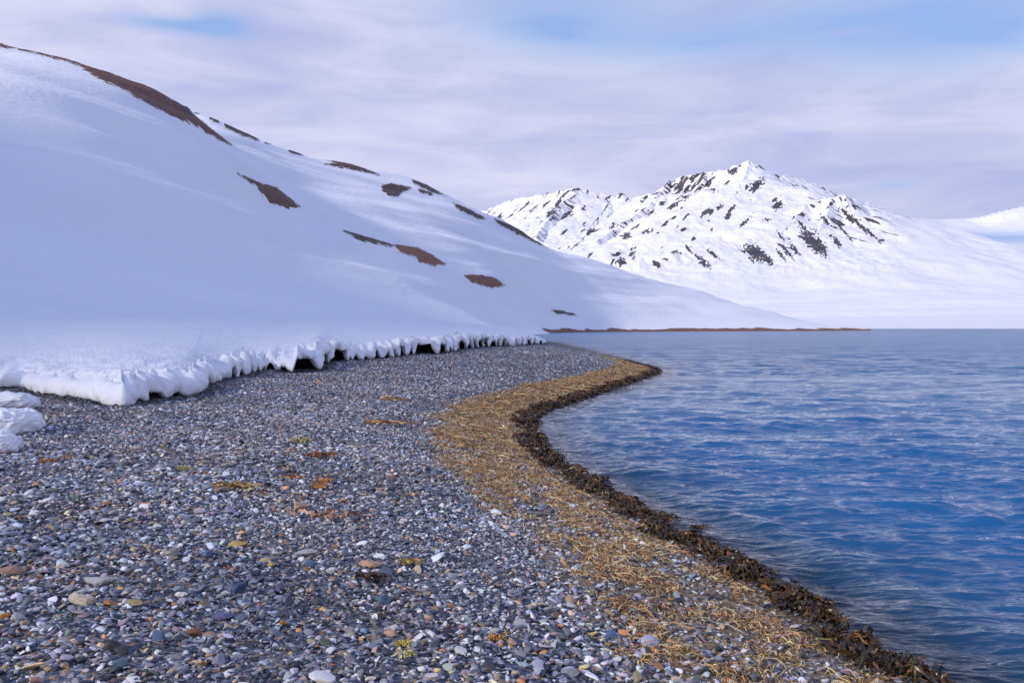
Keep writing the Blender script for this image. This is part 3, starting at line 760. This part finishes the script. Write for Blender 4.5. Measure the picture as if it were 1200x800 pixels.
ROCKS = [  # (px, py, length, width, angle degrees; 45 leans like a forward slash)
    (641, 227, 10, 3, 30), (655, 237, 22, 4.5, 58), (644, 250, 14, 5, 70), (675, 221, 12, 5, 30), (668, 249, 10, 5, 20), (684, 244, 7, 5, -40), (714, 231, 12, 3, 30), (728, 226, 10, 8, 30), (755, 233, 14, 4, 50), (785, 211, 16, 5, 35), (795, 218, 16, 5, 45), (831, 213, 18, 7, 55), (860, 200, 13, 6, 55), (790, 240, 18, 5, 35), (803, 231, 14, 6, 20), (826, 250, 14, 5, 45), (843, 243, 10, 5, 30), (857, 245, 16, 4, 45), (876, 219, 10, 4, 40), (758, 271, 14, 5, 15), (733, 276, 12, 7, 10), (718, 265, 10, 4, 30), (692, 271, 12, 4, 40), (728, 307, 10, 9, -60), (769, 309, 12, 7, -60), (779, 303, 8, 4, -20), (794, 296, 12, 3, -10), (824, 307, 22, 7, -40), (836, 298, 20, 5, -35), (806, 291, 14, 4, -50), (872, 262, 18, 4, 45),
    (887, 217, 20, 8, 45), (911, 241, 12, 8, 45), (908, 234, 9, 4, 30), (899, 257, 10, 4, 10), (940, 251, 12, 4, -10), (974, 239, 9, 4, 45), (992, 252, 26, 6, -45), (1001, 243, 14, 3, -45), (1022, 275, 26, 4, -45), (989, 271, 30, 3, -50), (884, 296, 26, 15, -35), (896, 301, 26, 8, -45), (922, 295, 22, 5, -50), (931, 291, 24, 5, -55), (914, 297, 18, 4, -50), (953, 283, 34, 14, -50), (960, 290, 20, 10, -40), (980, 283, 26, 6, -50), (968, 259, 20, 4, -48), (941, 266, 22, 3.5, -55), (1034, 282, 8, 4, 0), (915, 277, 16, 3, -50), (1005, 262, 18, 4, -45), (1012, 268, 16, 4, -45),
]

def mat_mountain():
    M = Mat('mountain_snow'); v = M.coords()
    rk = M.attr('rock').outputs['Fac']; ice = M.attr('ice').outputs['Fac']  # ice mask carries a cloud-shade band painted on the far snow
    nz = M.noise(M.coords((0.012, 0.012, 0.012)), 1, 6, 0.68)
    m = M.ramp(M.math('ADD', rk, M.math('MULTIPLY', M.math('SUBTRACT', nz, 0.5), 0.8)), [(0.46, 0.0), (0.54, 1.0)])
    rock = M.ramp(M.noise(M.coords((0.01, 0.01, 0.02)), 1, 5, 0.6), [(0.3, (0.045, 0.043, 0.055)), (0.7, (0.11, 0.095, 0.105))])
    snow = M.mix(ice, (0.82, 0.82, 0.84), (0.42, 0.53, 0.72))  # blue-grey stands for shaded snow, put into the colour
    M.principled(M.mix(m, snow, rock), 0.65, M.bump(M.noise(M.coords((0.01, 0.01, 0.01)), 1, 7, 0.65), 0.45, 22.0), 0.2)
    return M.m

def build_mountains():
    cp = np.array([(px, D, CZ + (HY - py) / F * D) for px, l in PLAIN.items() for D, py in l])
    def uv(px, D): return px / 120.0, np.log(D) * 6
    cu, cv = uv(cp[:, 0], cp[:, 1]); val = cp[:, 2] / cp[:, 1]
    K = _tps((cu[:, None] - cu[None]) ** 2 + (cv[:, None] - cv[None]) ** 2) + np.eye(len(cp)) * 0.01
    Pm = np.stack([np.ones_like(cu), cu, cv], 1)
    sol = np.linalg.solve(np.block([[K, Pm], [Pm.T, np.zeros((3, 3))]]), np.concatenate([val, np.zeros(3)]))
    cols = np.arange(470, 1340, 0.9)
    rows = np.concatenate([np.geomspace(1800, 4500, 130, endpoint=False), np.geomspace(4500, 8400, 640, endpoint=False), np.geomspace(8400, 15000, 160)])
    PX, D = np.meshgrid(cols, rows)
    X = (PX - CX) / F * D; Y = D
    u, v = uv(PX, D); out = sol[-3] + sol[-2] * u + sol[-1] * v
    for i in range(len(cp)): out = out + sol[i] * _tps((u - cu[i]) ** 2 + (v - cv[i]) ** 2)
    base = out * D
    base = base + smooth01((D - 2500) / 1500) * (22 * fbm(X / 1200, Y / 240, 2, 81))
    # domain warp makes the flanks gullied
    wx = X + 80 * fbm(X / 520, Y / 520, 3, 82) + 18 * gnoise(X / 120, Y / 120, 83)
    wy = Y + 80 * fbm(X / 520 + 40, Y / 520, 3, 84)
    top = np.full(X.shape, -1e9); al = np.zeros_like(X); dd = np.zeros_like(X); cl = np.zeros(X.shape, bool); acc = 0.0
    for pts, k, reach in RIDGES:
        P = np.array([W(*p) for p in pts])
        for A, B in zip(P[:-1], P[1:]):
            dx, dy = B[0] - A[0], B[1] - A[1]; L2 = dx * dx + dy * dy
            t0 = np.clip(((X - A[0]) * dx + (Y - A[1]) * dy) / L2, 0, 1)
            d0 = np.hypot(X - A[0] - t0 * dx, Y - A[1] - t0 * dy)
            w = smooth01(d0 / 350)
            xx = X + (wx - X) * w; yy = Y + (wy - Y) * w
            t = np.clip(((xx - A[0]) * dx + (yy - A[1]) * dy) / L2, 0, 1)
            d = np.hypot(xx - A[0] - t * dx, yy - A[1] - t * dy)
            h = A[2] + (B[2] - A[2]) * t - 0.74 * k * (d * (1 - 0.3 * d / (d + reach)) + 190 * (1 - np.exp(-d / 170)))
            up = h > top; L = math.sqrt(L2); al[up] = (acc + t * L)[up]; dd[up] = d[up]; cl[up] = ((t <= 0) | (t >= 1))[up]; acc += L
            top = np.maximum(top, h)
        acc += 900.0
    s = 45.0
    diff = np.clip((top - base) / s, -30, 30)
    z = base + s * np.log1p(np.exp(diff))
    mt = smooth01((z - base - 15) / 80) * (1 - 0.88 * smooth01((PX - 1025) / 55))
    rid = 1 - np.abs(gnoise(X / 190, Y / 260, 85)) * 2
    rid2 = 1 - np.abs(gnoise(X / 75, Y / 110, 86)) * 2
    crest = smooth01(np.abs(top - z) / 1 + 1)
    gul = 1 - 2 * np.abs(gnoise(al / 130, dd / 700, 90))
    z = z + mt * (5 * rid + 3 * rid2 + 15 * gul * smooth01(dd / 120) + 16 * np.exp(-dd / 70) * fbm(al / 85, dd / 200, 3, 93) + 4 * fbm(X / 60, Y / 60, 3, 87)) - mt * 9
    px = PX; py = HY - (z - CZ) / D * F
    # rock: procedural streaks plus the larger outcrops seen in the place
    gx = np.gradient(z, axis=1) / np.gradient(X, axis=1); gy = np.gradient(z, axis=0) / np.gradient(Y, axis=0)
    steep = np.hypot(gx, gy)
    a, b = (X + 1.1 * z) / 1.4, (X - 1.1 * z) / 1.4
    left = smooth01((900 - px) / 60)
    n1 = fbm(a / 150, b / 42, 3, 88); n2 = fbm(b / 170, a / 40, 3, 89)
    n3 = fbm(al / 40, dd / 230, 4, 91) + 0.35 * fbm(X / 400, Y / 400, 2, 92)
    n3 = np.where(cl, -1.0, n3)
    clus = 0.30 * fbm(X / 520, Y / 520 + z / 300, 2, 94)
    nn = np.maximum(0.8 * (n1 * left + n2 * (1 - left)), n3 * 0.95) + clus
    rock = mt * np.clip(0.5 + (nn - 0.56 + 0.35 * (steep - 0.55)) * 0.9, 0, 1) * smooth01((D - 4700) / 300) * (D < 9000)
    for (bx, by, ln, wd, ang) in ROCKS:
        m = (np.abs(px - bx) < ln + 4) & (np.abs(py - by) < ln + 4) & (D < 8800)
        if not m.any(): continue
        c, s_ = math.cos(math.radians(ang)), math.sin(math.radians(ang))
        ux, uy = px[m] - bx, -(py[m] - by)
        e = np.sqrt(((ux * c + uy * s_) / (ln * 0.5)) ** 2 + ((-ux * s_ + uy * c) / (wd * 0.5)) ** 2)
        br = 0.34 * fbm(ux / 2.6 + bx, uy / 2.6, 3, 7) + 0.22 * gnoise((ux * c + uy * s_) / 9 + by, (-ux * s_ + uy * c) / 1.6, 8)
        rock[m] = np.maximum(rock[m], np.clip((0.98 if wd >= 8 else 0.88) - 0.45 * e + br, 0, 1) * smooth01(0.5 + mt[m]) * (e < 2.2))
    # low dark shore spit
    z = np.where(D < 1850, z - 3, z)
    ice = smooth01((px - 1035) / 50) * np.exp(-((py - 277 - 0.02 * (px - 1100)) / 7.0) ** 2) * (D > 6000) * (D < 9800)  # painted band of cloud shade across the right-hand snowfield
    V = np.stack([X, Y, z], -1).reshape(-1, 3)
    me = make_mesh('mountains', V, grid_faces(*X.shape), mat_mountain(), True, {'rock': rock, 'ice': ice})  # 'ice' holds the painted cloud-shade band, not bare ice
    obj('mountains', me, kind='structure')

# ------------------------------------------------------------------ single things
def ice_block(px, py, size, yaw, label, seed, wet=0.0):
    r = np.random.default_rng(seed); v, f = ico(5)
    w = np.sign(v) * np.abs(v) ** 0.72
    w = w * np.array(size) * 0.5
    c, s = math.cos(yaw), math.sin(yaw)
    n = 0.12 * np.array(size).min() * (fbm(v[:, 0] * 1.6 + seed, v[:, 1] * 1.3 + v[:, 2] * 1.1, 4, seed) + 0.5 * gnoise(v[:, 0] * 5 - v[:, 2] * 4, v[:, 1] * 5, seed + 9))
    w = w * (1 + 0.0) + v * n[:, None]
    w[:, 2] += 0.12 * size[2] * gnoise(v[:, 0] * 1.3 + seed, v[:, 1] * 1.3, seed + 2) - 0.10 * v[:, 0] * size[2]
    w[:, 0], w[:, 1] = w[:, 0] * c - w[:, 1] * s, w[:, 0] * s + w[:, 1] * c
    p = on_beach(px, py)
    o = obj('ice_block', make_mesh('ice_block', w, f, mat_snow('block_snow', 0.5), True), label=label, category='ice block', group='ice blocks broken off the snow bank')
    o.location = p + np.array([0, 0, size[2] * 0.36])
    return o

# (px, py, length px, depth ratio, height ratio, colour, yaw, label)
WHITE = (0.66, 0.65, 0.63); CREAM = (0.55, 0.47, 0.36); TAN = (0.42, 0.30, 0.17); PEACH = (0.52, 0.34, 0.22); ORANGE = (0.48, 0.19, 0.05); RUST = (0.20, 0.085, 0.045)
BLUE = (0.10, 0.15, 0.26); DARKBLUE = (0.05, 0.08, 0.15); TEAL = (0.09, 0.16, 0.20); GREY = (0.24, 0.25, 0.27); PALE = (0.42, 0.43, 0.42); OLIVE = (0.30, 0.25, 0.13); PURPLE = (0.12, 0.12, 0.24); YELLOW = (0.50, 0.35, 0.12); BROWN = (0.16, 0.11, 0.085)
STONES = [
    (618, 414, 7, .8, .5, WHITE, 0.2, 'white stone lying alone below the far tip of the snow bank'),
    (352, 598, 24, .75, .6, PEACH, 0.1, 'big blocky pinkish tan stone, tallest on the middle of the shingle'),
    (432, 665, 32, .5, .32, PEACH, 0.25, 'long flat peach stone with the dark brown kelp scrap just below it'),
    (388, 672, 14, .8, .6, WHITE, 0.5, 'rounded creamy white stone left of the long flat peach stone'),
    (123, 613, 17, .5, .4, WHITE, 0.5, 'bright white wedge shaped stone among dark shingle on the left'),
    (131, 603, 11, .6, .5, PALE, 0.3, 'small pale stone just above the bright white wedge stone'),
    (154, 611, 14, .6, .45, OLIVE, -0.2, 'ochre stone to the right of the bright white wedge stone'),
    (278, 642, 25, .6, .45, YELLOW, 0.3, 'lumpy golden tan stone between grey pebbles, left of two white stones'),
    (244, 652, 14, .8, .6, BLUE, 0.2, 'smooth blue stone below left of the lumpy golden tan stone'),
    (323, 651, 14, .5, .45, WHITE, 0.0, 'short white bar shaped stone right of the lumpy golden tan stone'),
    (360, 651, 26, .35, .3, PALE, 0.15, 'long thin whitish stone beside the short white bar stone'),
    (317, 665, 11, .8, .6, YELLOW, 0.4, 'small yellow stone under the short white bar stone'),
    (362, 664, 17, .7, .5, BLUE, -0.3, 'dark blue slab under the long thin whitish stone'),
    (116, 684, 54, .3, .2, PALE, -0.05, 'very long pale grey green slab, longest flat stone on the beach'),
    (93, 707, 42, .4, .28, CREAM, -0.3, 'long pinkish cream slab below the very long pale slab'),
    (157, 711, 26, .5, .35, OLIVE, -0.25, 'olive tan slab at the right end below the very long pale slab'),
    (23, 730, 26, .6, .5, PALE, 0.1, 'rough whitish block near the left edge of the beach'),
    (5, 725, 17, .6, .5, ORANGE, 0.4, 'orange stone cut by the left picture edge beside the whitish block'),
    (43, 717, 11, .6, .5, WHITE, 0.5, 'small gleaming white stone above the rough whitish block'),
    (183, 752, 22, .8, .7, BLUE, 0.8, 'large steep sided blue stone standing up in the lower left shingle'),
    (142, 784, 30, .6, .45, TEAL, 0.1, 'wide teal blue slab near the bottom left of the beach'),
    (233, 781, 12, .85, .65, CREAM, 0.0, 'egg shaped cream pebble near the bottom of the beach'),
    (332, 733, 11, .8, .6, ORANGE, 0.2, 'bright orange pebble alone among blue grey shingle'),
    (275, 719, 11, .8, .6, CREAM, 0.1, 'round cream pebble up and left of the bright orange pebble'),
    (279, 694, 26, .75, .6, DARKBLUE, 0.7, 'large navy blue stone above the round cream pebble'),
    (326, 693, 16, .75, .5, PURPLE, 0.2, 'violet blue slab to the right of the large navy stone'),
    (228, 744, 26, .4, .3, RUST, 0.0, 'rusty red brown flat stone with a cream pebble at its left'),
    (262, 726, 28, .5, .3, PURPLE, 0.05, 'wide violet grey slab just above the rusty flat stone'),
    (427, 743, 11, .8, .6, (0.22, 0.34, 0.45), 0.0, 'small sky blue pebble left of a peach flat stone'),
    (458, 746, 21, .55, .35, PEACH, 0.1, 'peach flat stone between the sky blue pebble and yellow kelp curls'),
    (446, 706, 32, .5, .3, TEAL, 0.0, 'wide blue green slab below the long flat peach stone'),
    (666, 792, 30, .6, .4, GREY, 0.1, 'large grey blue slab at the bottom edge beneath the brown stone'),
    (714, 748, 22, .7, .5, BLUE, -0.3, 'blue stone just left of the golden kelp mats'),
    (652, 723, 15, .8, .6, BROWN, 0.2, 'round brown stone amid grey shingle, left of the blue stone by the kelp'),
    (538, 744, 14, .6, .45, WHITE, -0.4, 'white chip left of the orange kelp scrap'),
    (212, 699, 17, .5, .4, WHITE, 0.0, 'white bar shaped stone left of the large navy stone'),
]
KELPS = [
    (281, 574, 40, 'ochre dried kelp frond lying on shingle above the golden tan stone', GOLD, 1.6, .15),
    (378, 573, 22, 'upright orange kelp tuft above right of the blocky pinkish stone', [(3, (0.45, 0.22, 0.05)), (1, (0.3, 0.12, 0.03))], .6, .7),
    (451, 498, 44, 'fan of rusty orange kelp twigs left of the golden kelp band', [(3, (0.36, 0.17, 0.06)), (2, (0.45, 0.28, 0.14))], 1.8, .12),
    (461, 470, 28, 'small tan kelp tuft uppermost on the open shingle', GOLD, 1.5, .2),
    (356, 520, 24, 'pale straw kelp tuft on shingle below the hanging snow tongues', [(3, (0.5, 0.38, 0.19)), (1, (0.4, 0.36, 0.14))], 1.2, .35),
    (379, 536, 26, 'red brown kelp scrap just below the pale straw tuft', [(3, (0.32, 0.13, 0.06)), (1, (0.16, 0.08, 0.04))], 1.7, .12),
    (344, 562, 16, 'tiny orange kelp scrap between the ochre frond and orange tuft', [(3, (0.45, 0.22, 0.06))], 1.3, .2),
    (60, 544, 18, 'rust orange kelp scrap on shingle below the ice blocks', [(3, (0.5, 0.17, 0.05)), (1, (0.2, 0.08, 0.04))], 1.3, .3),
    (80, 538, 12, 'peach coloured kelp scrap beside the rust orange one under the ice blocks', [(3, (0.5, 0.28, 0.13))], 1.2, .3),
    (216, 552, 14, 'yellow kelp scrap on the shingle below the snow bank', [(3, (0.52, 0.42, 0.12))], 1.2, .3),
    (390, 607, 44, 'long pink brown kelp strand right of the blocky pinkish stone', [(3, (0.45, 0.25, 0.16)), (1, (0.5, 0.35, 0.25))], 2.2, .1),
    (437, 682, 32, 'dark brown kelp scrap under the long flat peach stone', DARK, 1.6, .25),
    (474, 758, 18, 'upper of two yellow kelp curls near the bottom of the beach', [(3, (0.55, 0.42, 0.12))], 1.5, .25),
    (479, 771, 20, 'lower of two yellow kelp curls near the bottom of the beach', [(3, (0.5, 0.42, 0.16))], 1.5, .25),
    (582, 752, 20, 'orange kelp scrap on grey shingle left of the golden mats', [(3, (0.5, 0.25, 0.05))], 1.2, .3),
    (481, 662, 22, 'olive yellow kelp blade right of the long flat peach stone', [(2, (0.4, 0.33, 0.08)), (1, (0.4, 0.2, 0.06))], 1.6, .2),
    (100, 690, 0, '', GOLD, 1, .2),
]
FLOAT = [
    (699, 564, 24, 'small dark kelp clump floating off the beach, farther of the drifting ones'),
    (681, 561, 30, 'dark kelp clump in the shallows joined to the wrack beside the farther floating clump'),
    (782, 610, 20, 'thin dark kelp wisp floating by the wrack midway along the near shore'),
    (822, 622, 18, 'dark kelp knot floating farthest out from the near wrack'),
    (812, 628, 16, 'dark kelp knot half sunk between the floating knot and the wrack'),
]

def build_things():
    ice_block(2, 479, (1.1, 0.7, 0.30), 0.2, 'upper snow capped ice block broken off the bank at the far left', 1)
    ice_block(2, 504, (1.0, 0.8, 0.34), -0.25, 'middle and largest ice block sloping down to the shingle at far left', 2)
    ice_block(-8, 528, (0.55, 0.5, 0.24), 0.2, 'lowest small ice block cut by the left picture edge', 3)
    b3, f3 = ico(3)
    mats = {}
    for i, (px, py, ln, dr, hr, col, yaw, lab) in enumerate(STONES):
        r = np.random.default_rng(500 + i); p = on_beach(px, py); L = ln / F * p[1]
        v = stone_shape(b3, r, 10); v = v + 0.03 * np.stack([fbm(v[:, 0] * 3 + i, v[:, 1] * 3 + v[:, 2] * 2, 2, i)] * 3, 1)
        v = v * np.array([L / 2, L * max(dr, 0.5) / 2, L * hr / 2])
        c, s = math.cos(yaw), math.sin(yaw); x = v[:, 0] * c - v[:, 1] * s; y = v[:, 0] * s + v[:, 1] * c
        v = np.stack([x, y, v[:, 2] + 0.12 * y], 1)
        if col not in mats: mats[col] = mat_stone('stone_%d' % len(mats), col)
        o = obj('stone', make_mesh('stone', v, f3, mats[col], False), label=lab, category='stone', group='larger stones on the shingle')
        o.location = p + np.array([0, 0, L * hr * 0.5 * 0.55 + 0.010])
    KM['dry'] = mat_kelp('kelp_scrap', 0.65); KM['wet'] = mat_kelp('kelp_clump', 0.3)
    for i, (px, py, w, lab, pal, st, fl) in enumerate(KELPS):
        if not w: continue
        D = on_beach(px, py)[1]
        kelp_clump('kelp_scrap', px, py, w / F * D, pal, lab, 'kelp scrap', 'kelp scraps on the shingle', 46, False, fl, st / 1.2, i, 0.012)
    for i, (px, py, w, lab) in enumerate(FLOAT):
        D = CZ * F / (py - HY)
        kelp_clump('kelp_clump', px, py, w / F * D, DARK, lab, 'kelp clump', 'kelp clumps in the shallows', 50, True, 0.35, 1.3, 40 + i, 0.015)

KM = {}
build_camera(); build_light()
build_beach(); build_bank(); build_hill(); build_mountains(); build_water()
build_gravel(); build_kelp(); build_things()
